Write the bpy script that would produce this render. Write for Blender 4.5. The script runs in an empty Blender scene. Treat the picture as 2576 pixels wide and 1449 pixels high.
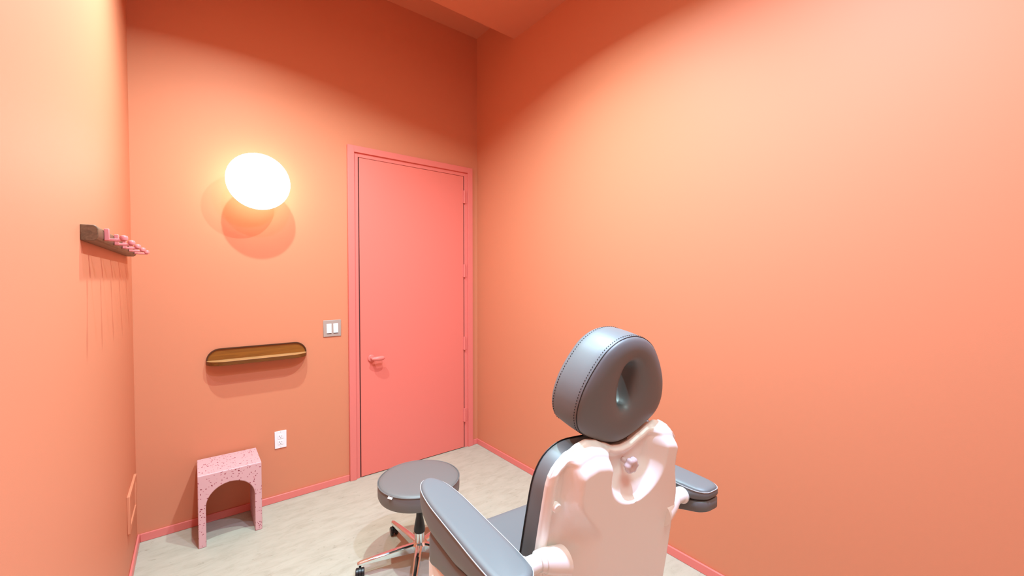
import bpy, bmesh, math, random
from mathutils import Vector, Matrix
random.seed(4)
PI = math.pi
S = bpy.context.scene
COL = S.collection

# ------------------------------------------------------------------ helpers
def srgb(r, g, b):
    def f(c):
        c /= 255.0
        return c / 12.92 if c <= .04045 else ((c + .055) / 1.055) ** 2.4
    return (f(r), f(g), f(b), 1)

def new_mat(name, col, rough=.5, metal=0.0, spec=.5, coat=0.0):
    m = bpy.data.materials.new(name); m.use_nodes = True
    b = m.node_tree.nodes['Principled BSDF']
    b.inputs['Base Color'].default_value = col
    b.inputs['Roughness'].default_value = rough
    b.inputs['Metallic'].default_value = metal
    b.inputs['Specular IOR Level'].default_value = spec
    b.inputs['Coat Weight'].default_value = coat
    return m

def nd(m, t, **kw):
    n = m.node_tree.nodes.new(t)
    for k, v in kw.items():
        if k in n.inputs: n.inputs[k].default_value = v
        else: setattr(n, k, v)
    return n

def ln(m, a, b): m.node_tree.links.new(a, b)
def bsdf(m): return m.node_tree.nodes['Principled BSDF']

def add_bump(m, scale, strength, dist=.002, detail=4):
    tc = nd(m, 'ShaderNodeTexCoord')
    n = nd(m, 'ShaderNodeTexNoise', Scale=scale, Detail=detail)
    b = nd(m, 'ShaderNodeBump', Strength=strength, Distance=dist)
    ln(m, tc.outputs['Object'], n.inputs['Vector']); ln(m, n.outputs['Fac'], b.inputs['Height'])
    ln(m, b.outputs['Normal'], bsdf(m).inputs['Normal'])

def ramp(m, stops):
    r = nd(m, 'ShaderNodeValToRGB'); e = r.color_ramp.elements
    while len(e) < len(stops): e.new(.5)
    for i, (p, c) in enumerate(stops): e[i].position = p; e[i].color = c
    return r

def link_mesh(name, verts, faces, mat, parent=None, smooth=True, bevel=0, seg=3, angle=40, subsurf=0, loc=None):
    me = bpy.data.meshes.new(name); me.from_pydata([tuple(v) for v in verts], [], faces)
    bm = bmesh.new(); bm.from_mesh(me)
    bmesh.ops.recalc_face_normals(bm, faces=bm.faces); bm.to_mesh(me); bm.free()
    me.validate(); me.update()
    o = bpy.data.objects.new(name, me); COL.objects.link(o)
    if mat: me.materials.append(mat)
    if parent: o.parent = parent
    if loc: o.location = loc
    if smooth:
        for p in me.polygons: p.use_smooth = True
        me.set_sharp_from_angle(angle=math.radians(angle))
    if bevel:
        b = o.modifiers.new('bevel', 'BEVEL'); b.width = bevel; b.segments = seg; b.limit_method = 'ANGLE'; b.angle_limit = math.radians(35)
        b.harden_normals = False
    if subsurf:
        s = o.modifiers.new('sub', 'SUBSURF'); s.levels = subsurf; s.render_levels = subsurf
    return o

class MB:
    """collects shapes for ONE mesh object"""
    def __init__(s): s.v = []; s.f = []
    def add(s, v, f):
        n = len(s.v); s.v += [Vector(x) for x in v]; s.f += [tuple(i + n for i in q) for q in f]; return s
    def box(s, a, b):
        x0, y0, z0 = a; x1, y1, z1 = b
        return s.add([(x0,y0,z0),(x1,y0,z0),(x1,y1,z0),(x0,y1,z0),(x0,y0,z1),(x1,y0,z1),(x1,y1,z1),(x0,y1,z1)],
                     [(0,3,2,1),(4,5,6,7),(0,1,5,4),(1,2,6,5),(2,3,7,6),(3,0,4,7)])
    def tube(s, pts, rad, n=16, cap=True):
        pts = [Vector(p) for p in pts]
        if not hasattr(rad, '__len__'): rad = [rad] * len(pts)
        rings = []
        ref = None
        for i, p in enumerate(pts):
            d = (pts[min(i+1, len(pts)-1)] - pts[max(i-1, 0)]).normalized()
            if ref is None: ref = Vector((0,0,1)) if abs(d.z) < .9 else Vector((1,0,0))
            a = (ref - d * ref.dot(d)).normalized(); ref = a; b = d.cross(a)
            rings.append([p + (a*math.cos(t) + b*math.sin(t)) * rad[i] for t in [2*PI*k/n for k in range(n)]])
        return s.loft(rings, cap)
    def loft(s, rings, cap=True, close=True):
        n = len(rings[0]); v = [p for r in rings for p in r]; f = []
        for i in range(len(rings)-1):
            for k in range(n if close else n-1):
                k2 = (k+1) % n
                f.append((i*n+k, i*n+k2, (i+1)*n+k2, (i+1)*n+k))
        if cap: f.append(tuple(range(n-1, -1, -1))); f.append(tuple((len(rings)-1)*n + k for k in range(n)))
        return s.add(v, f)
    def lathe(s, prof, c=(0,0,0), ax='z', n=48):
        c = Vector(c); rings = []
        for r, h in prof:
            ring = []
            for k in range(n):
                t = 2*PI*k/n; a, b = r*math.cos(t), r*math.sin(t)
                ring.append(c + Vector({'z': (a,b,h), 'y': (a,h,b), 'x': (h,a,b)}[ax]))
            rings.append(ring)
        return s.loft(rings, True)
    def build(s, name, mat, parent=None, **kw): return link_mesh(name, s.v, s.f, mat, parent, **kw)

def empty(name, loc=(0,0,0), rz=0):
    o = bpy.data.objects.new(name, None); COL.objects.link(o); o.location = loc; o.rotation_euler = (0,0,rz)
    o.empty_display_size = .1
    return o
def tag(o, label, cat, group=None):
    o['label'] = label; o['category'] = cat
    if group: o['group'] = group
    return o
def struct(o, label=None):
    o['kind'] = 'structure'
    if label: o['label'] = label
    return o

def smooth_closed(pts, n):
    """Catmull-Rom through a closed outline, resampled evenly to n points"""
    P = [Vector((p[0], p[1])) for p in pts]; m = len(P); dense = []
    for i in range(m):
        a, b, c, d = P[i-1], P[i], P[(i+1) % m], P[(i+2) % m]
        for k in range(20):
            t = k/20
            dense.append(.5*((2*b) + (c-a)*t + (2*a-5*b+4*c-d)*t*t + (3*b-a-3*c+d)*t**3))
    L = [0]
    for i in range(len(dense)): L.append(L[-1] + (dense[(i+1) % len(dense)] - dense[i]).length)
    out = []; j = 0
    for k in range(n):
        s = L[-1]*k/n
        while L[j+1] < s: j += 1
        t = (s - L[j]) / max(1e-9, L[j+1]-L[j]); out.append(dense[j].lerp(dense[(j+1) % len(dense)], t))
    return out
def sst(a, b, x):
    t = max(0, min(1, (x-a)/(b-a))); return t*t*(3-2*t)

# ------------------------------------------------------------------ materials
wall_m = new_mat('coral_wall_paint', (.63, .234, .126, 1), .55, spec=.2); add_bump(wall_m, 260, .12, .001)
ceil_m = wall_m
trim_m = new_mat('pink_trim_paint', (.74, .195, .165, 1), .34, spec=.35)
door_m = new_mat('pink_door_paint', (.76, .190, .148, 1), .38, spec=.35)
cream = new_mat('white_plastic', srgb(238, 236, 238), .32)
slot_m = new_mat('dark_slot', srgb(60, 45, 45), .6)
plate_m = new_mat('brushed_steel_plate', (.40, .315, .27, 1), .5, metal=0)
opal_m = new_mat('opal_glass', (1,1,1,1), .4)
chrome = new_mat('chrome', (.76,.82,.84,1), .12, metal=1)
black_m = new_mat('black_plastic', (.008,.008,.009,1), .35)
hub_m = new_mat('caster_grey', srgb(120,105,100), .4)
grey_m = new_mat('grey_vinyl', (.124,.143,.148,1), .48, spec=.8); add_bump(grey_m, 420, .06, .001)
stool_m = new_mat('taupe_grey_vinyl', (.150,.148,.140,1), .48, spec=.6); add_bump(stool_m, 420, .06, .001)
pipe_m = new_mat('pale_piping', (.42,.43,.43,1), .35)
dpipe_m = new_mat('dark_piping', (.012,.011,.011,1), .45)
shell_m = new_mat('white_gloss_plastic', (.90,.93,.90,1), .24, spec=.5)
knob_m = new_mat('clear_pink_plastic', (.80,.70,.70,1), .15)
bsdf(knob_m).inputs['Transmission Weight'].default_value = .25
tagw_m = new_mat('white_tag', (.8,.8,.8,1), .6)
frame_m = new_mat('grey_metal', (.35,.35,.36,1), .35, metal=.4)

# mottled linoleum floor
floor_m = new_mat('mottled_linoleum', (.7,.66,.6,1), .5, spec=.3)
tc = nd(floor_m, 'ShaderNodeTexCoord')
mp = nd(floor_m, 'ShaderNodeMapping'); mp.inputs['Rotation'].default_value = (0,0,.1); mp.inputs['Scale'].default_value = (5, 14, 1)
n1 = nd(floor_m, 'ShaderNodeTexNoise', Scale=1.6, Detail=7, Roughness=.62, Distortion=.5)
n2 = nd(floor_m, 'ShaderNodeTexNoise', Scale=3.6, Detail=8, Roughness=.7, Distortion=.8)
r1 = ramp(floor_m, [(.30, (.39,.36,.275,1)), (.50, (.445,.418,.325,1)), (.70, (.475,.45,.355,1))])
r2 = ramp(floor_m, [(.30, (.50,.46,.40,1)), (.40, (1,1,1,1)), (1, (1,1,1,1))])
mx = nd(floor_m, 'ShaderNodeMix', data_type='RGBA', blend_type='MULTIPLY'); mx.inputs[0].default_value = .6
ln(floor_m, tc.outputs['Object'], mp.inputs['Vector']); ln(floor_m, mp.outputs[0], n1.inputs['Vector']); ln(floor_m, mp.outputs[0], n2.inputs['Vector'])
ln(floor_m, n1.outputs['Fac'], r1.inputs['Fac']); ln(floor_m, n2.outputs['Fac'], r2.inputs['Fac'])
ln(floor_m, r1.outputs[0], mx.inputs[6]); ln(floor_m, r2.outputs[0], mx.inputs[7]); ln(floor_m, mx.outputs[2], bsdf(floor_m).inputs['Base Color'])

# walnut
def wood(name, c1, c2, sc=(3, 40, 40)):
    m = new_mat(name, c1, .45, spec=.35)
    tc = nd(m, 'ShaderNodeTexCoord'); mp = nd(m, 'ShaderNodeMapping'); mp.inputs['Scale'].default_value = sc
    n = nd(m, 'ShaderNodeTexNoise', Scale=1.2, Detail=6, Roughness=.6, Distortion=1.2)
    r = ramp(m, [(.3, c1), (.7, c2)])
    ln(m, tc.outputs['Object'], mp.inputs['Vector']); ln(m, mp.outputs[0], n.inputs['Vector'])
    ln(m, n.outputs['Fac'], r.inputs['Fac']); ln(m, r.outputs[0], bsdf(m).inputs['Base Color'])
    return m
walnut_m = wood('walnut_shelf_wood', (.17,.052,.006,1), (.30,.105,.012,1))
walnut_edge_m = wood('walnut_edge_wood', (.05,.016,.006,1), (.09,.03,.01,1))
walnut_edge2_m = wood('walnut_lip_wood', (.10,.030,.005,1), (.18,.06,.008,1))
walnut_lit_m = wood('walnut_lit_top', (.42,.20,.07,1), (.55,.28,.11,1))  # paler copy of the walnut, overhead light painted into the shelf top
bar_m = wood('walnut_bar_wood', (.09,.045,.022,1), (.19,.10,.05,1), (40, 3, 40))
pink_m = new_mat('pink_peg_lacquer', (.66,.20,.19,1), .35)

# terrazzo
terr_m = new_mat('pink_terrazzo', (.66,.35,.36,1), .45)
tc = nd(terr_m, 'ShaderNodeTexCoord'); mp = nd(terr_m, 'ShaderNodeMapping'); mp.inputs['Scale'].default_value = (1,1,1.25)
nz = nd(terr_m, 'ShaderNodeTexNoise', Scale=30.0, Detail=2)
mv = nd(terr_m, 'ShaderNodeMix', data_type='RGBA'); mv.inputs[0].default_value = .035
v1 = nd(terr_m, 'ShaderNodeTexVoronoi', Scale=88.0)
v2 = nd(terr_m, 'ShaderNodeTexNoise', Scale=11.0, Detail=1)
mt1 = nd(terr_m, 'ShaderNodeMath', operation='LESS_THAN'); mt1.inputs[1].default_value = .30
sep = nd(terr_m, 'ShaderNodeSeparateColor')
mt2 = nd(terr_m, 'ShaderNodeMath', operation='GREATER_THAN')
mt3 = nd(terr_m, 'ShaderNodeMath', operation='MULTIPLY')
sub = nd(terr_m, 'ShaderNodeMath', operation='SUBTRACT'); sub.inputs[0].default_value = 1.06
ln(terr_m, tc.outputs['Object'], mp.inputs['Vector'])
ln(terr_m, mp.outputs[0], nz.inputs['Vector']); ln(terr_m, mp.outputs[0], mv.inputs[6]); ln(terr_m, nz.outputs['Color'], mv.inputs[7])
ln(terr_m, mv.outputs[2], v1.inputs['Vector']); ln(terr_m, tc.outputs['Object'], v2.inputs['Vector'])
ln(terr_m, v1.outputs['Distance'], mt1.inputs[0]); ln(terr_m, v1.outputs['Color'], sep.inputs[0])
ln(terr_m, v2.outputs['Fac'], sub.inputs[1])
ln(terr_m, sep.outputs[0], mt2.inputs[0]); ln(terr_m, sub.outputs[0], mt2.inputs[1])
ln(terr_m, mt1.outputs[0], mt3.inputs[0]); ln(terr_m, mt2.outputs[0], mt3.inputs[1])
chip = ramp(terr_m, [(0, (.22,.02,.035,1)), (.6, (.32,.045,.07,1)), (1, (.45,.12,.15,1))])
ln(terr_m, sep.outputs[1], chip.inputs['Fac'])
fm = nd(terr_m, 'ShaderNodeMix', data_type='RGBA'); fm.inputs[6].default_value = (.66,.385,.39,1)
ln(terr_m, mt3.outputs[0], fm.inputs[0]); ln(terr_m, chip.outputs[0], fm.inputs[7]); ln(terr_m, fm.outputs[2], bsdf(terr_m).inputs['Base Color'])

# ------------------------------------------------------------------ room
XL, XR, YB, YF, ZC = -2.338, 0.0, 0.0, -5.2, 5.3
T = .12
ZC = 3.805
ZR, ZBM, YBM = 3.704, 3.455, -.547          # recess ceiling, beam underside, beam face
FX0, FX1, FZ = -1.152, -.0626, 2.520         # door frame outer
SX0, SX1, SZ = -1.0651, -.1509, 2.438        # door slab
struct(MB().box((XL-T, YF-T, -.1), (XR+T, T, 0)).build('floor', floor_m), 'pale beige mottled linoleum floor')
m = MB()
m.box((XL-T, YB, 0), (FX0+.02, T, ZR+.05)); m.box((FX1-.02, YB, 0), (XR+T, T, ZR+.05)); m.box((FX0+.02, YB, FZ-.02), (FX1-.02, T, ZR+.05))
struct(m.build('wall_back', wall_m), 'coral orange back wall with the pink door')
struct(MB().box((XL-T, YF, 0), (XL, YB, ZC)).build('wall_left', wall_m), 'coral pink left wall with the peg rail')
struct(MB().box((XR, YF, 0), (XR+T, YB, ZC)).build('wall_right', wall_m), 'plain coral orange right wall')
m = MB()
m.box((XL-T, YF-T, 0), (XR+T, YF, ZC))
struct(m.build('wall_rear', wall_m))
# flat ceiling that stops short of the back wall and leaves a shallow recess there
m = MB().box((XL-T, YF-T, ZBM), (XR+T, YBM, ZC)).box((XL-T, YBM, ZR), (XR+T, YB, ZC))
struct(m.build('ceiling', ceil_m), 'coral ceiling with a shallow recess along the back wall')

# baseboards
BH, BT = .047, .012
def base(name, a, b, lab): return struct(MB().box(a, b).build(name, trim_m, bevel=.003, seg=2), lab)
base('baseboard_back', (XL+BT, -BT, 0), (FX0-.001, 0, BH), 'pink baseboard on the back wall left of the door')
base('baseboard_corner', (FX1+.001, -BT, 0), (XR-BT, 0, BH), 'short pink baseboard between door frame and corner')
base('baseboard_left', (XL, YF, 0), (XL+BT, 0, BH), 'pink baseboard on the left wall')
base('baseboard_right', (XR-BT, YF, 0), (XR, 0, BH), 'pink baseboard on the right wall')

# ------------------------------------------------------------------ door
door = empty('door_1', ((SX0+SX1)/2, 0, 0)); struct(door, 'coral pink flush door in a matching frame'); OX = (SX0+SX1)/2
def ring_xz(m, x0, x1, z1, w, ya, yb):
    m.box((x0-OX, ya, 0), (x0+w-OX, yb, z1)); m.box((x1-w-OX, ya, 0), (x1-OX, yb, z1)); m.box((x0+w-OX, ya, z1-w), (x1-w-OX, yb, z1))
m = MB(); ring_xz(m, FX0, FX1, FZ, .048, -.022, T)
m.build('door_frame', trim_m, door, bevel=.0015, seg=2)
g = .008
gap_m = new_mat('gap_shade_dark', (.02,.008,.008,1), .8)  # shade of the door gap, put into a near-black colour
m = MB(); w2 = SX0-g-FX0-.048
ring_xz(m, FX0+.048, FX1-.048, FZ-.048, w2, -.008, T)
m.build('door_jamb', trim_m, door, bevel=.0015, seg=2)
MB().box((SX0-OX, -.008, .006), (SX1-OX, .037, SZ)).build('door_panel', door_m, door, bevel=.001, seg=2)
m = MB(); ring_xz(m, SX0-g+.0003, SX1+g-.0003, SZ+g-.0003, g-.0006, .001, .035); m.box((SX0-OX, .004, .0008), (SX1-OX, .035, .0055))
m.build('door_gap_shade', gap_m, door, smooth=False)  # dark ring added to fill the gap with painted shade
for z0, z1 in ((2.200, 2.313), (1.541, 1.657), (.888, 1.007), (.238, .358)):
    m = MB(); zc = (z0+z1)/2
    m.tube([(SX1+.004-OX, -.018, z0), (SX1+.004-OX, -.018, z1)], .008, 16)
    m.box((SX1+.006-OX, -.011, z0+.002), (SX1+.034-OX, -.007, z1-.002))
    m.box((SX1-.012-OX, -.0105, z0+.002), (SX1-OX, -.007, z1-.002))
    m.build('hinge', trim_m, door)
hx = -.985-OX; hz = .912
m = MB(); m.lathe([(.026, -.008), (.027, -.012), (.0265, -.018), (.022, -.021)], (hx, 0, hz), 'y', 40)
h = m.build('door_handle', trim_m, door); h['label'] = 'pink lever handle'
m = MB(); m.tube([(hx, -.018, hz), (hx, -.062, hz)], .0095, 16); m.build('spindle', trim_m, h)
m = MB()
pts = [(hx-.014, -.055, hz), (hx-.010, -.057, hz), (hx+.006, -.061, hz), (hx+.03, -.064, hz), (hx+.055, -.064, hz), (hx+.078, -.060, hz), (hx+.086, -.058, hz), (hx+.089, -.057, hz)]
m.tube(pts, [.004, .0105, .014, .0175, .0185, .0165, .010, .003], 20); m.build('lever', trim_m, h, subsurf=1)

# ------------------------------------------------------------------ wall lamp
body_m = new_mat('opal_glass_back', (.9,.9,.9,1), .5)
bsdf(body_m).inputs['Emission Color'].default_value = (1, .76, .56, 1); bsdf(body_m).inputs['Emission Strength'].default_value = 8.0
lamp = empty('wall_lamp', (-1.7325, 0, 2.1275)); tag(lamp, 'glowing white round disc lamp mounted on the orange back wall', 'wall lamp')
m = MB(); m.lathe([(.055, 0), (.055, -.018), (.022, -.024), (.022, -.15)], (0,0,0), 'y', 48); m.build('wall_mount', cream, lamp)
m = MB(); R = .1735; LD = -.066
m.lathe([(.02, -.076), (R-.05, -.082), (R-.012, -.094), (R-.004, -.106), (R-.02, -.107), (.02, -.107)], (0,LD,0), 'y', 96)
m.build('lamp_body', body_m, lamp)
m = MB(); prof = [(.01, -.108), (R-.010, -.108), (R-.002, -.110), (R, -.118), (R-.003, -.130), (R-.012, -.138), (.12, -.144), (.06, -.146), (.01, -.1465)]
m.lathe(prof, (0,LD,0), 'y', 96)
dif = m.build('glass_diffuser', opal_m, lamp)
nt = opal_m.node_tree; b = bsdf(opal_m)
b.inputs['Emission Color'].default_value = (1, .86, .68, 1); b.inputs['Emission Strength'].default_value = 6.5

# ------------------------------------------------------------------ wall shelf
sh = empty('wall_shelf', (-1.724, 0, 1.0)); tag(sh, 'small walnut wall shelf with rounded corners under the round lamp', 'shelf')
def rrect(hw, z0, z1, rt, rb, n=10):
    p = []
    for cx, cz, r, a0 in ((hw-rb, z0+rb, rb, -PI/2), (hw-rt, z1-rt, rt, 0), (-hw+rt, z1-rt, rt, PI/2), (-hw+rb, z0+rb, rb, PI)):
        for k in range(n+1):
            t = a0 + PI/2*k/n; p.append((cx + r*math.cos(t), cz + r*math.sin(t)))
    return p
HW = .283
def slab_y(m, outline, y0, y1): m.loft([[(x, y0, z) for x, z in outline], [(x, y1, z) for x, z in outline]])
# back plate: thin dark rim outside, inset wood face
m = MB(); out = rrect(HW, -.006, .085, .072, .004); inn = rrect(HW-.006, .0, .079, .067, .004)
m.loft([[(x, 0, z) for x, z in out], [(x, -.014, z) for x, z in out], [(x, -.014, z) for x, z in inn], [(x, -.006, z) for x, z in inn]], cap=False)
rimo = m.build('back_rim', walnut_edge_m, sh)
m = MB(); slab_y(m, inn, -.001, -.007); m.build('back_panel', walnut_m, sh)
# shelf board: D-shaped, curved front corners
def dshape(hw, d, n=16):
    p = [(hw, 0)]
    for k in range(n+1):
        t = PI/2*k/n; p.append((hw-.115+.115*math.cos(t)**.9 if k < n else hw-.115, -d*math.sin(t)**.9 if k > 0 else -.001))
    q = [(-x, y) for x, y in p][::-1]
    return p + q
m = MB(); o1 = dshape(HW, .096)
m.loft([[(x, y, -.012) for x, y in o1], [(x, y, .012) for x, y in o1]])
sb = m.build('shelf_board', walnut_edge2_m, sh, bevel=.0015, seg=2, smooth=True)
sb.data.materials.append(walnut_lit_m)
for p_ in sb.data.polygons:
    if p_.normal.z > .9: p_.material_index = 1  # upward faces take the lit-looking wood

# ------------------------------------------------------------------ switch, outlet, left wall plate
sw = empty('light_switch', (-1.2655, 0, 1.163)); tag(sw, 'steel two-gang light switch plate left of the door frame', 'light switch')
MB().box((-.0615, -.006, -.061), (.0615, 0, .061)).build('cover_plate', plate_m, sw, bevel=.003, seg=2)
for cx in (-.0225, .0235):
    m = MB().add([(cx-.0165,-.0115,-.034),(cx+.0165,-.0115,-.034),(cx+.0165,-.007,.034),(cx-.0165,-.007,.034),
                  (cx-.0165,0,-.034),(cx+.0165,0,-.034),(cx+.0165,0,.034),(cx-.0165,0,.034)],
                 [(0,1,2,3),(4,7,6,5),(0,4,5,1),(3,2,6,7),(0,3,7,4),(1,5,6,2)])
    m.build('rocker', cream, sw, bevel=.001, seg=2)
    MB().box((cx-.0145, -.0062, -.0385), (cx+.0145, -.0058, -.0345)).build('rocker_slot', slot_m, sw)
ou = empty('wall_outlet', (-1.6065, 0, .4255)); tag(ou, 'white duplex power outlet low on the wall beside the arched table', 'outlet')
MB().box((-.0355, -.006, -.059), (.0355, 0, .059)).build('cover_plate', cream, ou, bevel=.002, seg=2)
for cz in (.0195, -.0195):
    MB().box((-.0165, -.0078, cz-.0155), (.0165, -.004, cz+.0155)).build('receptacle', cream, ou, bevel=.002, seg=2)
    m = MB(); m.box((-.0075, -.0081, cz-.001), (-.0050, -.0076, cz+.008)); m.box((.0055, -.0081, cz), (.0075, -.0076, cz+.007))
    m.lathe([(.0026, -.0081), (.0026, -.0076)], (0, 0, cz-.0075), 'y', 12); m.build('slots', slot_m, ou, smooth=False)
for cz in (.052, -.052):
    m = MB(); m.lathe([(.0025, -.0066), (.0025, -.0055)], (0, 0, cz), 'y', 12); m.build('screw', plate_m, ou)

ap = empty('wall_plate', (XL, -.27, .35)); tag(ap, 'orange painted cover plate low on the left wall near the corner', 'cover plate')
m = MB(); w, h_ = .155, .094
m.box((0, -w, -h_), (.012, -w+.035, h_)); m.box((0, w-.035, -h_), (.012, w, h_)); m.box((0, -w+.035, h_-.03), (.012, w-.035, h_)); m.box((0, -w+.035, -h_), (.012, w-.035, -h_+.03))
m.build('plate_frame', wall_m, ap, bevel=.002, seg=2)
MB().box((0, -w+.035, -h_+.03), (.006, w-.035, h_-.03)).build('plate_panel', wall_m, ap)

# ------------------------------------------------------------------ peg rail
pr = empty('peg_rail', (XL, -.789, 1.665)); tag(pr, 'walnut peg rail with five pink pegs on the left wall', 'coat rack')
sec = [(0, -.025), (.028, -.025), (.036, -.020), (.040, -.010), (.040, .012), (.037, .021), (.030, .025), (0, .025)]
m = MB(); m.loft([[(x, -.561, z) for x, z in sec], [(x, .561, z) for x, z in sec]])
m.build('rail', bar_m, pr, bevel=.002, seg=2)
for y in (-.450, -.225, 0, .225, .450):
    m = MB()
    m.box((.040, y-.009, -.016), (.053, y+.009, .024)); m.box((.040, y-.006, -.017), (.092, y+.006, -.008))
    p = m.build('peg', pink_m, pr, bevel=.002, seg=2)
    m = MB(); m.lathe([(.003, -.014), (.010, -.012), (.0115, -.003), (.009, .003), (.003, .005)], (.088, y, 0), 'z', 24)
    m.build('peg_tip', pink_m, p)

# ------------------------------------------------------------------ terrazzo arch table
W2, HT, TH = .1545, .413, .0365
tt = MB(); AX, AZ = W2-TH, .225
def arch_outline(n=28):
    outer = [(-W2, 0), (-W2, HT), (W2, HT), (W2, 0)]
    inner = [(AX, 0)] + [(AX*math.cos(PI*k/n), AZ + .115*math.sin(PI*k/n)) for k in range(n+1)] + [(-AX, 0)]
    return outer, inner
n = 28
inner = [(AX, 0)] + [(AX*math.cos(PI*k/n), AZ + .115*math.sin(PI*k/n)) for k in range(n+1)] + [(-AX, 0)]
def proj_out(p):
    x, z = p
    if z == 0: return (W2 if x > 0 else -W2, 0)
    dx, dz = x, z-AZ
    if dz <= 0: return (W2 if x > 0 else -W2, z)
    t = min(W2/abs(dx) if abs(dx) > 1e-6 else 1e9, (HT-AZ)/dz if dz > 1e-6 else 1e9)
    return (dx*t, AZ+dz*t)
# make sure the two outer corners are hit
inner2 = []
ca = math.atan2((HT-AZ), W2)
for k in range(n+1):
    inner2.append(PI*k/n)
inner2 += [math.atan2(HT-AZ, W2), PI-math.atan2(HT-AZ, W2)]; inner2.sort()
innp = [(AX, 0)] + [(AX*math.cos(a), AZ+.115*math.sin(a)) for a in inner2] + [(-AX, 0)]
outp = []
for (x, z), a in zip(innp, [None]+inner2+[None]):
    if a is None: outp.append((W2 if x > 0 else -W2, 0)); continue
    c, s_ = math.cos(a), math.sin(a)
    t = min(W2/abs(c) if abs(c) > 1e-6 else 1e9, (HT-AZ)/s_ if s_ > 1e-6 else 1e9); outp.append((c*t, AZ+s_*t))
N = len(innp); V = []; F = []
for y in (-.136, .136):
    V += [(x, y, z) for x, z in innp] + [(x, y, z) for x, z in outp]
for i in range(N-1):
    F += [(i, i+1, N+i+1, N+i), (2*N+i, 2*N+N+i, 2*N+N+i+1, 2*N+i+1), (i, 2*N+i, 2*N+i+1, i+1), (N+i, N+i+1, 3*N+i+1, 3*N+i)]
F += [(0, N, 3*N, 2*N), (N-1, 3*N-1, 4*N-1, 2*N-1)]
t_ = link_mesh('arched_side_table', V, F, terr_m, smooth=True, bevel=.004, seg=3, loc=(-1.9065, -.157, 0))
t_.modifiers['bevel'].angle_limit = math.radians(60)
tag(t_, 'small pink speckled terrazzo arch table against the back wall', 'side table')

# ------------------------------------------------------------------ rolling stool
st = empty('rolling_stool', (-1.113, -1.128, 0)); tag(st, 'round grey vinyl rolling stool on chrome base and black casters', 'stool')
R = .216
m = MB()
prof = [(.06, .362), (R-.02, .364), (R-.006, .370), (R-.001, .382), (R, .41), (R-.001, .438), (R-.004, .445)]
m.lathe(prof + [(R-.012, .4515), (R-.03, .4545), (R-.08, .4565), (.06, .457), (.002, .457)], (0,0,0), 'z', 96)
seat = m.build('seat', stool_m, st)
m = MB(); m.tube([(R*math.cos(t)*.995, R*math.sin(t)*.995, .446) for t in [2*PI*k/96 for k in range(97)]], .0028, 8, cap=False); m.build('piping', stool_m, seat)
a = math.radians(205); m = MB()
for dz in (0,):
    p0 = Vector((math.cos(a)*R, math.sin(a)*R, .444)); d = Vector((-math.sin(a), math.cos(a), 0))
    q = Vector((math.cos(a)*.004, math.sin(a)*.004, 0))
    m.add([p0-d*.014-q*.3, p0+d*.014-q*.3, p0+d*.014+q*2.2+Vector((0,0,-.008)), p0-d*.014+q*2.2+Vector((0,0,-.008)),
           p0-d*.014-q*.3+Vector((0,0,.0008)), p0+d*.014-q*.3+Vector((0,0,.0008)), p0+d*.014+q*2.2+Vector((0,0,-.0065)), p0-d*.014+q*2.2+Vector((0,0,-.0065))],
          [(0,1,2,3),(4,7,6,5),(0,4,5,1),(1,5,6,2),(2,6,7,3),(3,7,4,0)])
g_ = m.build('fabric_tag', tagw_m, seat, smooth=False); g_['label'] = 'tiny white fabric tag'
m = MB(); m.lathe([(.09, .350), (.09, .362), (.03, .362)], (0,0,0), 'z', 32); m.build('seat_plate', black_m, st)
m = MB(); m.lathe([(.014, .16), (.014, .355)], (0,0,0), 'z', 24); m.build('gas_cylinder', chrome, st)
m = MB(); m.lathe([(.015, .30), (.0165, .27), (.018, .235), (.025, .20), (.030, .17), (.030, .155), (.024, .148)], (0,0,0), 'z', 32); m.build('dust_cover', black_m, st)
m = MB(); m.lathe([(.026, .075), (.026, .150), (.020, .152)], (0,0,0), 'z', 32); m.build('column_sleeve', chrome, st)
m = MB(); m.lathe([(.034, .052), (.042, .060), (.042, .088), (.028, .100)], (0,0,0), 'z', 32); m.build('hub', chrome, st)
m = MB(); m.tube([(.10, .0, .350), (.16, -.02, .343), (.20, -.03, .335)], .005, 10); m.build('height_lever', black_m, st)
LR = .305
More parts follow.
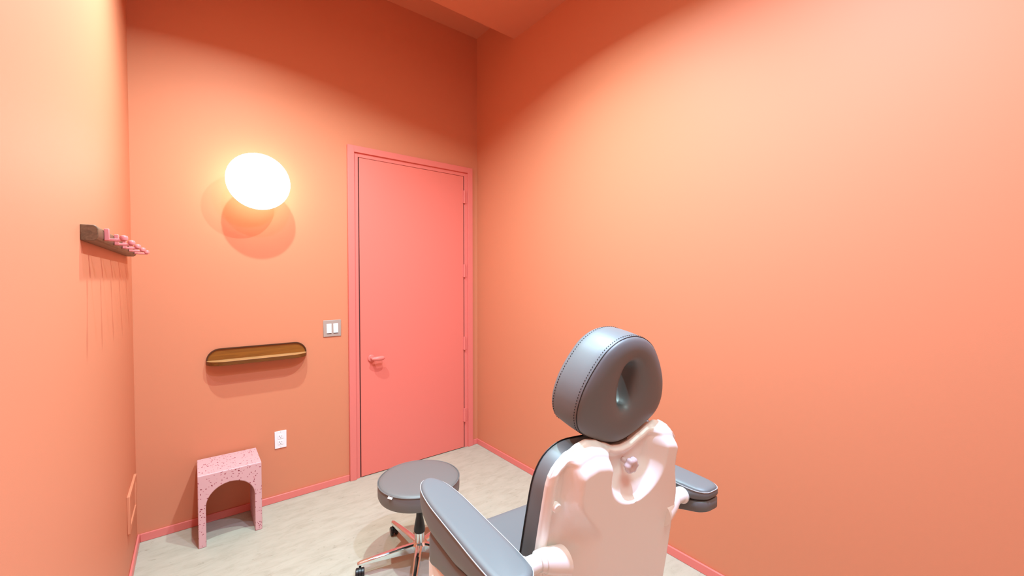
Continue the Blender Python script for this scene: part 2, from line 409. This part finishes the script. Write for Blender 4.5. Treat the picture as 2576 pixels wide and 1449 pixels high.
for k in range(5):
    a = math.radians(167 - 72*k); c, s_ = math.cos(a), math.sin(a); pc = Vector((-s_, c, 0))
    m = MB(); rings = []
    for r, w, z0, z1 in ((.03, .020, .052, .094), (.12, .019, .056, .090), (.22, .016, .058, .082), (LR, .013, .058, .074), (LR+.014, .008, .059, .070)):
        p = Vector((c*r, s_*r, 0))
        rings.append([p - pc*w + Vector((0,0,z0)), p + pc*w + Vector((0,0,z0)), p + pc*w*.9 + Vector((0,0,z1-.005)), p + pc*w*.5 + Vector((0,0,z1)), p - pc*w*.5 + Vector((0,0,z1)), p - pc*w*.9 + Vector((0,0,z1-.005))])
    m.loft(rings); m.build('leg', chrome, st, bevel=.0015, seg=2)
    p = Vector((c*LR, s_*LR, 0)); ca_ = math.radians([250, 262, 200, 40, 330][k]); wd = Vector((math.cos(ca_), math.sin(ca_), 0)); ax = Vector((-wd.y, wd.x, 0))
    hc = p + wd*.016 + Vector((0,0,.025))
    m = MB()
    for sgn in (-1, 1):
        rr = []
        for off, r in ((.006, .022), (.008, .0245), (.018, .0245), (.021, .021)):
            cc = hc + ax*off*sgn
            rr.append([cc + (wd*math.cos(t) + Vector((0,0,1))*math.sin(t))*r for t in [2*PI*j/28 for j in range(28)]])
        m.loft(rr)
    cs = m.build('caster', black_m, st)
    m = MB(); m.tube([p + Vector((0,0,.030)), p + Vector((0,0,.060))], .006, 12)
    rr = []
    for off in (-.0058, .0058):
        cc = hc + ax*off
        rr.append([cc + (wd*math.cos(t) + Vector((0,0,1))*math.sin(t))*.0265 for t in [PI*j/16 for j in range(17)]])
    m.loft(rr); m.build('caster_fork', black_m, cs)
    for sgn in (-1, 1):
        m = MB(); rr = []
        for off, r in ((.0205, .012), (.0218, .0115)):
            cc = hc + ax*off*sgn
            rr.append([cc + (wd*math.cos(t) + Vector((0,0,1))*math.sin(t))*r for t in [2*PI*j/20 for j in range(20)]])
        m.loft(rr); m.build('caster_cap', hub_m, cs)

# ------------------------------------------------------------------ treatment chair
PSI = math.radians(5)
ch = empty('treatment_chair', (-1.149, -2.463, 0), -PSI)
tag(ch, 'grey vinyl and white plastic reclining treatment chair seen from behind', 'treatment chair')
UP = Vector((0,0,1)); FW = Vector((0,1,0)); RT = Vector((1,0,0))
# --- headrest
eps = math.radians(10); HO = Vector((0, 0, 1.074))
hn = FW*math.cos(eps) + UP*math.sin(eps); hv = UP*math.cos(eps) - FW*math.sin(eps)
def HP(u, v, n): return HO + RT*u + hv*v + hn*n
half = [(0,-.002),(.050,.008),(.108,.033),(.146,.058),(.162,.088),(.1645,.120),(.156,.160),(.140,.196),(.117,.232),(.090,.264),(.058,.285),(.028,.295)]
full = half + [(0, .298)] + [(-u, v) for u, v in half[:0:-1]]
NH = 128
OUT = smooth_closed(full, NH)
hh = [(0,.098),(.014,.103),(.024,.120),(.028,.150),(.028,.182),(.024,.206),(.014,.220)]
hfull = hh + [(0,.224)] + [(-u, v) for u, v in hh[:0:-1]]
HOL = smooth_closed(hfull, NH)
HOL = [HOL[i] + Vector((.006, 0)) for i in range(NH)]
def ring_at(t, n, inset=0):
    r = []
    for a, b in zip(HOL, OUT):
        p = a.lerp(b, t)
        if inset:
            c = Vector((0,.15)); d = (p-c).normalized(); p = p - d*inset
        r.append(HP(p.x, p.y, n))
    return r
TH_ = .108
rings = []
rings.append(ring_at(-.0, .050))                         # tunnel, middle
rings.append(ring_at(.0, .024))
for t_1, n_1 in ((.02, .012), (.06, .003), (.12, -.004), (.20, -.0090), (.32, -.0125), (.5, -.0140), (.70, -.0125), (.86, -.0080), (.95, -.0030), (.985, .0008), (.996, .004)): rings.append(ring_at(t_1, n_1))
for n_, i_ in ((.010, -.0015), (.03, -.003), (.054, -.0035), (.078, -.003), (.098, -.0015)): rings.append(ring_at(1, n_, i_))
rings.append(ring_at(.997, .104)); rings.append(ring_at(.96, .111)); rings.append(ring_at(.85, .117)); rings.append(ring_at(.6, .121)); rings.append(ring_at(.3, .118)); rings.append(ring_at(.1, .108)); rings.append(ring_at(.0, .090)); rings.append(ring_at(.0, .050))
m = MB(); m.loft(rings, cap=False)
hr = m.build('headrest', grey_m, ch, angle=80)
hr['label'] = 'grey padded headrest with oval face hole'
for n_ in (.004,):
    m = MB(); rg = ring_at(1.0, n_, -.0003); m.tube(rg + rg[:1], .0012, 8, cap=False); m.build('piping', dpipe_m, hr)
cen = HP(0, .15, .05)
for n_ in (.0115, .0965):
    m = MB(); rg = ring_at(1.0, n_, -.0024)
    dense = []
    for i in range(NH):
        p, q = rg[i], rg[(i+1) % NH]; k_ = 1
        d = (q-p); L_ = d.length; nn = max(1, int(round(L_/.0075)))
        for j in range(nn):
            c = p + d*((j+.5)/nn); dd = d.normalized(); o_ = (c-cen); o_ = (o_ - hn*o_.dot(hn)).normalized()
            w_ = hn
            a1, a2 = c - dd*.0017, c + dd*.0017
            m.add([a1-w_*.0006-o_*.002, a2-w_*.0006-o_*.002, a2+w_*.0006-o_*.002, a1+w_*.0006-o_*.002, a1-w_*.0006+o_*.0006, a2-w_*.0006+o_*.0006, a2+w_*.0006+o_*.0006, a1+w_*.0006+o_*.0006],
                  [(0,3,2,1),(4,5,6,7),(0,1,5,4),(1,2,6,5),(2,3,7,6),(3,0,4,7)])
    m.build('stitching', dpipe_m, hr, smooth=False)
for u_ in (-.045, .045):
    m = MB(); m.tube([HP(u_, .03, .055), HP(u_, -.10, .055)], .008, 12); m.build('headrest_post', chrome, ch)

# --- backrest cushion and shell
bet = math.radians(10); BO = Vector((0.010, 0, 1.066))
bn = FW*math.cos(bet) + UP*math.sin(bet); bv = UP*math.cos(bet) - FW*math.sin(bet)
def BP(u, v, n): return BO + RT*u + bv*v + bn*n
chalf = [(.0,.000),(.10,.008),(.155,.010),(.190,.000),(.218,-.022),(.236,-.055),(.246,-.10),(.251,-.18),(.256,-.28),(.262,-.40),(.266,-.50),(.262,-.56),(.24,-.585),(.15,-.59)]
cfull = chalf + [(0,-.59)] + [(-u, v) for u, v in chalf[:0:-1]]
CU = smooth_closed(cfull, 120)
def cring(sc, n):
    c = Vector((0, -.28)); r = []
    for p in CU:
        d = (p-c); L_ = d.length; q = p - d/L_*sc; r.append(BP(q.x, q.y, n))
    return r
m = MB(); rings = [cring(.24*1.0, .004)]
rings = [cring(.03, .002), cring(.004, .003), cring(0, .006), cring(-.002, .02), cring(-.003, .036), cring(-.002, .052), cring(0, .064), cring(.004, .070), cring(.02, .077), cring(.06, .082), cring(.14, .084)]
m.loft(rings, cap=True)
bc = m.build('backrest_cushion', grey_m, ch, angle=60)
for n_ in (.065,):
    m = MB(); rg = cring(-.001, n_); m.tube(rg + rg[:1], .002, 8, cap=False); m.build('piping', dpipe_m, bc)

# shell: height field
VB = -.60
def Wd(v):
    pts = [(-.035,.243),(-.06,.248),(-.12,.251),(-.25,.256),(-.40,.264),(-.60,.268)]
    if v >= pts[0][0]: return pts[0][1]
    for (a, wa), (b, wb) in zip(pts, pts[1:]):
        if v >= b: return wa + (wb-wa)*(v-a)/(b-a)
    return pts[-1][1]
TP = [(0,-.004),(.03,.0),(.07,.018),(.105,.034),(.135,.040),(.165,.034),(.195,.018),(.218,.0),(.233,-.016),(.243,-.035)]
def Ttop(u):
    u = abs(u)
    for (a, wa), (b, wb) in zip(TP, TP[1:]):
        if u <= b:
            t = (u-a)/(b-a); t = t*t*(3-2*t)*.4 + t*.6
            return wa + (wb-wa)*t
    return TP[-1][1]
def bump_shell(u, v):
    """rearward offset of the shell surface"""
    au = abs(u); w = Wd(v); top = Ttop(u) if au < .243 else -.035
    edge = min(w-au, (top-v)*1.0)
    g = .013*sst(0, .010, edge) - .008*sst(.016, .030, edge)
    # central body: crisp upper corners, blending into a barrel lower down
    t2 = sst(-.060, -.190, v) if u > 0 else sst(-.085, -.230, v)
    outer = (.204*(1-t2) + (w-.004)*t2) if u > 0 else .204 + .012*t2
    soft = .024*(1-t2) + (.040 if u > 0 else .135)*t2
    side = 1 - sst(outer-soft, outer, au)
    topf = sst(.002, .066, (top+.012-v))
    hump = .056*side*topf
    # bowl cut
    ub = abs(u - .024)
    bw = .108*math.sqrt(max(0, 1 - max(0, (-.045-v)/.102)**2.2)) if v > -.147 else 0
    if bw > 0:
        cut = 1 - sst(bw-.034, bw+.004, ub)
        # floor of the bowl slopes outwards towards the bottom
        fl = .038*sst(-.055, -.145, v)
        hump = hump*(1-cut) + min(hump, fl)*cut
    g += hump
    # concave scoop around the arm hinge
    for sx in (-1, 1):
        du, dv = (u - sx*.205)/.070, (v + .262)/.045
        r2 = du*du+dv*dv
        if r2 < 1: g -= (.016 if sx < 0 else .0)*(1-r2)**1.5*sst(.010, .03, g)
    return g
NU, NV = 110, 150
V = []; F = []
for j in range(NV+1):
    t = j/NV
    for i in range(NU+1):
        s_ = -1 + 2*i/NU
        # denser rows near the top
        tt_ = t**1.35
        top = Ttop(s_*.243); v = top + (VB-top)*tt_
        u = s_*Wd(v)
        V.append(BP(u, v, -bump_shell(u, v)))
for j in range(NV):
    for i in range(NU):
        a = j*(NU+1)+i; F.append((a, a+1, a+NU+2, a+NU+1))
# rim skirt going forward round the cushion back
border = [i for i in range(NU+1)] + [j*(NU+1)+NU for j in range(1, NV+1)] + [NV*(NU+1)+i for i in range(NU-1, -1, -1)] + [j*(NU+1) for j in range(NV-1, 0, -1)]
nb = len(border); base0 = len(V)
for b_ in border: V.append(V[b_] + bn*.010)
for k in range(nb):
    a, b_ = border[k], border[(k+1) % nb]; F.append((a, base0+k, base0+(k+1) % nb, b_))
F.append(tuple(base0+k for k in range(nb)))
shl = link_mesh('back_shell', V, F, shell_m, ch, smooth=True, angle=70)
shl['label'] = 'white glossy plastic back cover'
m = MB()
bolt_o = []
for sx in (-1, 1):
    c = BP(sx*.222, -.115, -.010); m = MB(); rr = []
    for n_, r in ((-.004, .0125), (.008, .0125), (.0115, .0108), (.012, .005)):
        rr.append([c - bn*n_ + (RT*math.cos(t)+bv*math.sin(t))*r for t in [2*PI*k/24 for k in range(24)]])
    m.loft(rr); m.build('bolt_cap', shell_m, shl)
# knob in the bowl
kc = BP(.012, -.048, -.012)
m = MB(); m.tube([kc + bn*.012, kc - bn*.018], .007, 16)
rr = []
for n_, r in ((.014, .012), (.017, .019), (.021, .021), (.030, .021), (.035, .018), (.0355, .010), (.033, .006)):
    rr.append([kc - bn*n_ + (RT*math.cos(t)+bv*math.sin(t))*(r*(1 + (.10 if r > .011 else 0)*math.cos(6*t))) for t in [2*PI*k/72 for k in range(72)]])
m.loft(rr); m.build('adjustment_knob', knob_m, shl, angle=60)

# --- armrests
AZT = .868
ah = [(-.042,-.045),(-.050,-.02),(-.053,.06),(-.053,.16),(-.053,.26),(-.052,.34),(-.046,.41),(-.036,.455),(-.020,.485),(0,.495)]
afull = [(0,-.062),(-.026,-.060)] + ah + [(-u, v) for u, v in ah[-2::-1]] + [(.026,-.060)]
AR = smooth_closed(afull, 96)
def armrest(sx):
    ux = sx*.362
    def interp(T_, x):
        if x <= T_[0][0]: return T_[0][1]
        for (a, wa), (b, wb) in zip(T_, T_[1:]):
            if x <= b: t = (x-a)/(b-a); t = t*t*(3-2*t)*.5+t*.5; return wa + (wb-wa)*t
        return T_[-1][1]
    PD = [(-.07,.034),(0,.045),(.1,.075),(.18,.090),(.35,.094),(.42,.084),(.47,.060),(.5,.036)]
    LD_ = [(-.07,.070),(.1,.112),(.265,.168),(.365,.192)]
    def aring(outl, inset, zf, y1):
        r = []; nA = len(outl)
        for i, p in enumerate(outl):
            d = (outl[(i+2) % nA] - outl[i-2]).normalized(); nn = Vector((d.y, -d.x))
            if nn.dot(p - Vector((0, max(.0, min(y1, p.y))))) < 0: nn = -nn
            q = p - nn*inset; r.append(Vector((ux + q.x*sx, q.y, AZT - zf(p.y))))
        return r
    def ring(inset, k, c=0): return aring(AR, inset, lambda y: interp(PD, y)*k + c, .42)
    m = MB()
    m.loft([ring(.020, 1.0), ring(.010, .985), ring(.004, .94), ring(.0, .84), ring(-.002, .66), ring(-.002, .45), ring(0, .26), ring(.001, 0, .010), ring(.002, 0, .006), ring(.0055, 0, .003), ring(.010, 0, .001), ring(.0145, 0, 0), ring(.0175, 0, -.0004)], cap=True)
    pad = m.build('armrest', grey_m, ch, angle=60)
    m = MB(); rg = ring(-.0005, 0, .009); m.tube(rg+rg[:1], .0014, 8, cap=False); m.build('piping', pipe_m, pad)
    lp = [(0,-.062),(-.026,-.060),(-.044,-.045),(-.049,-.02),(-.049,.12),(-.049,.30),(-.048,.350),(-.038,.364)]
    LPO = smooth_closed(lp + [(0,.366)] + [(-u, v) for u, v in lp[:0:-1]], 96)
    def lring(inset, k):
        return aring(LPO, inset, lambda y: (interp(PD, y)+.001)*(1-k) + interp(LD_, y)*k, .33)
    m = MB()
    m.loft([lring(.012, 1.0), lring(.003, .97), lring(.0, .9), lring(.0, .5), lring(.0, .12), lring(.003, .04), lring(.010, .0)], cap=True)
    m.build('lower_pad', grey_m, pad, angle=60)
    # joint: ribbed cone from the shell and a smooth disc at the pad
    jf, jz = .010, AZT-.038
    m = MB(); m.lathe([(.024, 0), (.0255, .003), (.0255, .010), (.021, .013), (.020, .055)], (0,0,0), 'x', 32)
    me_v = [Vector((sx*(.312 - v.x), v.y+jf, v.z+jz)) for v in m.v]; m2 = MB(); m2.v = me_v; m2.f = m.f
    m2.build('arm_joint', shell_m, pad)
    prof = [(.0195, .266), (.027, .266), (.029, .258), (.027, .254), (.031, .253), (.034, .240), (.036, .225), (.038, .205), (.040, .190)]
    rr = []
    for r, uu in prof:
        rr.append([Vector((sx*uu, jf + .9*r*math.cos(t)*1.0 - (.262-uu)*.12, jz - (.262-uu)*.25 + .9*r*math.sin(t))) for t in [2*PI*k/40 for k in range(40)]])
    m = MB(); m.loft(rr); m.build('arm_bracket', shell_m, shl, angle=50)
    # side bracket under the pad front
    m = MB(); m.box((ux-.040, .20, .52), (ux+.040, .390, .690)); b_ = m.build('arm_support', shell_m, pad, bevel=.016, seg=4)
    m = MB(); rr = []
    for o_, r in ((0, .012), (.004, .011), (.0045, .006)): rr.append([Vector((ux+sx*(.040+o_), .340 + r*math.cos(t), .636 + r*math.sin(t))) for t in [2*PI*k/20 for k in range(20)]])
    m.loft(rr); m.build('bolt_cap', shell_m, b_)
    return pad
pl = armrest(-1); prr = armrest(1)

# --- seat, leg rest, base
def rounded_slab(hw0, hw1, f0, f1, z0, z1, r, n=8):
    p = []
    for cx, cy, a0 in ((hw0-r, f0+r, -PI/2), (hw1-r, f1-r, 0), (-hw1+r, f1-r, PI/2), (-hw0+r, f0+r, PI)):
        for k in range(n+1):
            t = a0+PI/2*k/n; p.append(Vector((cx + r*math.cos(t), cy + r*math.sin(t), 0)))
    c = Vector((0, (f0+f1)/2, 0)); rr = []
    for ins, z in ((.012, z0), (.002, z0+.008), (0, z0+.02), (0, z1-.02), (.003, z1-.008), (.012, z1-.002), (.03, z1), (.06, z1+.002)):
        rr.append([Vector((q.x - ins*(1 if q.x > 0 else -1), q.y - ins*(1 if q.y > c.y else -1), z)) for q in p])
    m = MB(); m.loft(rr); return m
stt = rounded_slab(.262, .262, .165, .588, .50, .600, .05).build('seat', grey_m, ch, angle=60)
m = MB(); m.box((-.20, .15, .44), (.20, .54, .498)); m.build('seat_frame', shell_m, ch, bevel=.012)
lr = rounded_slab(.24, .22, 0, .42, 0, .08, .05).build('leg_rest', grey_m, ch, angle=60)
lr.location = (0, .56, .485); lr.rotation_euler = (math.radians(-82), 0, 0)
m = MB(); m.lathe([(.09, .05), (.085, .08), (.07, .12), (.068, .30), (.09, .43), (.09, .438)], (0, .30, 0), 'z', 40); m.build('pedestal', shell_m, ch)
m = MB(); m.lathe([(.30, 0), (.30, .022), (.28, .036), (.10, .05)], (0, .30, 0), 'z', 64); m.build('base_plate', shell_m, ch)

# ------------------------------------------------------------------ lights
def area(name, loc, size, power, col, aim=None, shape='DISK', sy=None, spread=PI):
    L = bpy.data.lights.new(name, 'AREA'); L.shape = shape; L.size = size
    if sy: L.size_y = sy
    L.energy = power; L.color = col; L.spread = spread
    o = bpy.data.objects.new(name, L); COL.objects.link(o); o.location = loc
    d = Vector(aim) - Vector(loc) if aim else Vector((0,0,-1))
    o.rotation_euler = d.to_track_quat('-Z', 'Y').to_euler(); return o
CW = (.72, 1.05, 1.08); CC = (.80, 1.00, 1.55)
SPR = math.radians(150)
area('track_light', (-1.84, -1.05, 3.26), .06, 38, CW, spread=SPR)
area('track_light', (-1.02, -1.66, 3.26), .06, 44, CW, spread=SPR)
area('track_light', (-1.05, -2.75, 3.26), .06, 36, CC, spread=SPR)
area('track_light', (-1.80, -1.80, 3.26), .06, 12, CC, spread=SPR)
area('shell_fill_light', (-1.25, -3.45, 3.43), 1.4, 37, (.80, 1.12, 1.10), shape='RECTANGLE', sy=.7)  # added soft fill that brightens the back of the chair shell

W = bpy.data.worlds.new('world'); S.world = W; W.use_nodes = True
W.node_tree.nodes['Background'].inputs[0].default_value = (.7, .8, 1, 1); W.node_tree.nodes['Background'].inputs[1].default_value = .0

# ------------------------------------------------------------------ camera
f, cy = 1028.4567, 727.7838
yaw, pit, rol = .6637, .0235, .0005
r = Vector((math.cos(yaw), -math.sin(yaw), 0)); fw = Vector((math.sin(yaw), math.cos(yaw), 0)); u = Vector((0,0,1))
Fv = fw*math.cos(pit) - u*math.sin(pit); U2 = u*math.cos(pit) + fw*math.sin(pit)
Rv = r*math.cos(rol) + U2*math.sin(rol); Uv = U2*math.cos(rol) - r*math.sin(rol)
cd = bpy.data.cameras.new('camera'); cam = bpy.data.objects.new('camera', cd); COL.objects.link(cam)
M = Matrix((Rv, Uv, -Fv)).transposed().to_4x4(); M.translation = Vector((-2.0678, -3.1638, 1.5188)); cam.matrix_world = M
cd.sensor_fit = 'HORIZONTAL'; cd.sensor_width = 36; cd.lens = f*36/2576
cd.shift_y = (cy - 724.5)/2576; cd.clip_start = .02
S.camera = cam
S.view_settings.view_transform = 'Standard'; S.view_settings.look = 'None'; S.view_settings.gamma = 1
S.view_settings.exposure = 0.0
S.view_settings.use_curve_mapping = False
S.cycles.use_denoising = True
S.cycles.max_bounces = 12; S.cycles.diffuse_bounces = 8
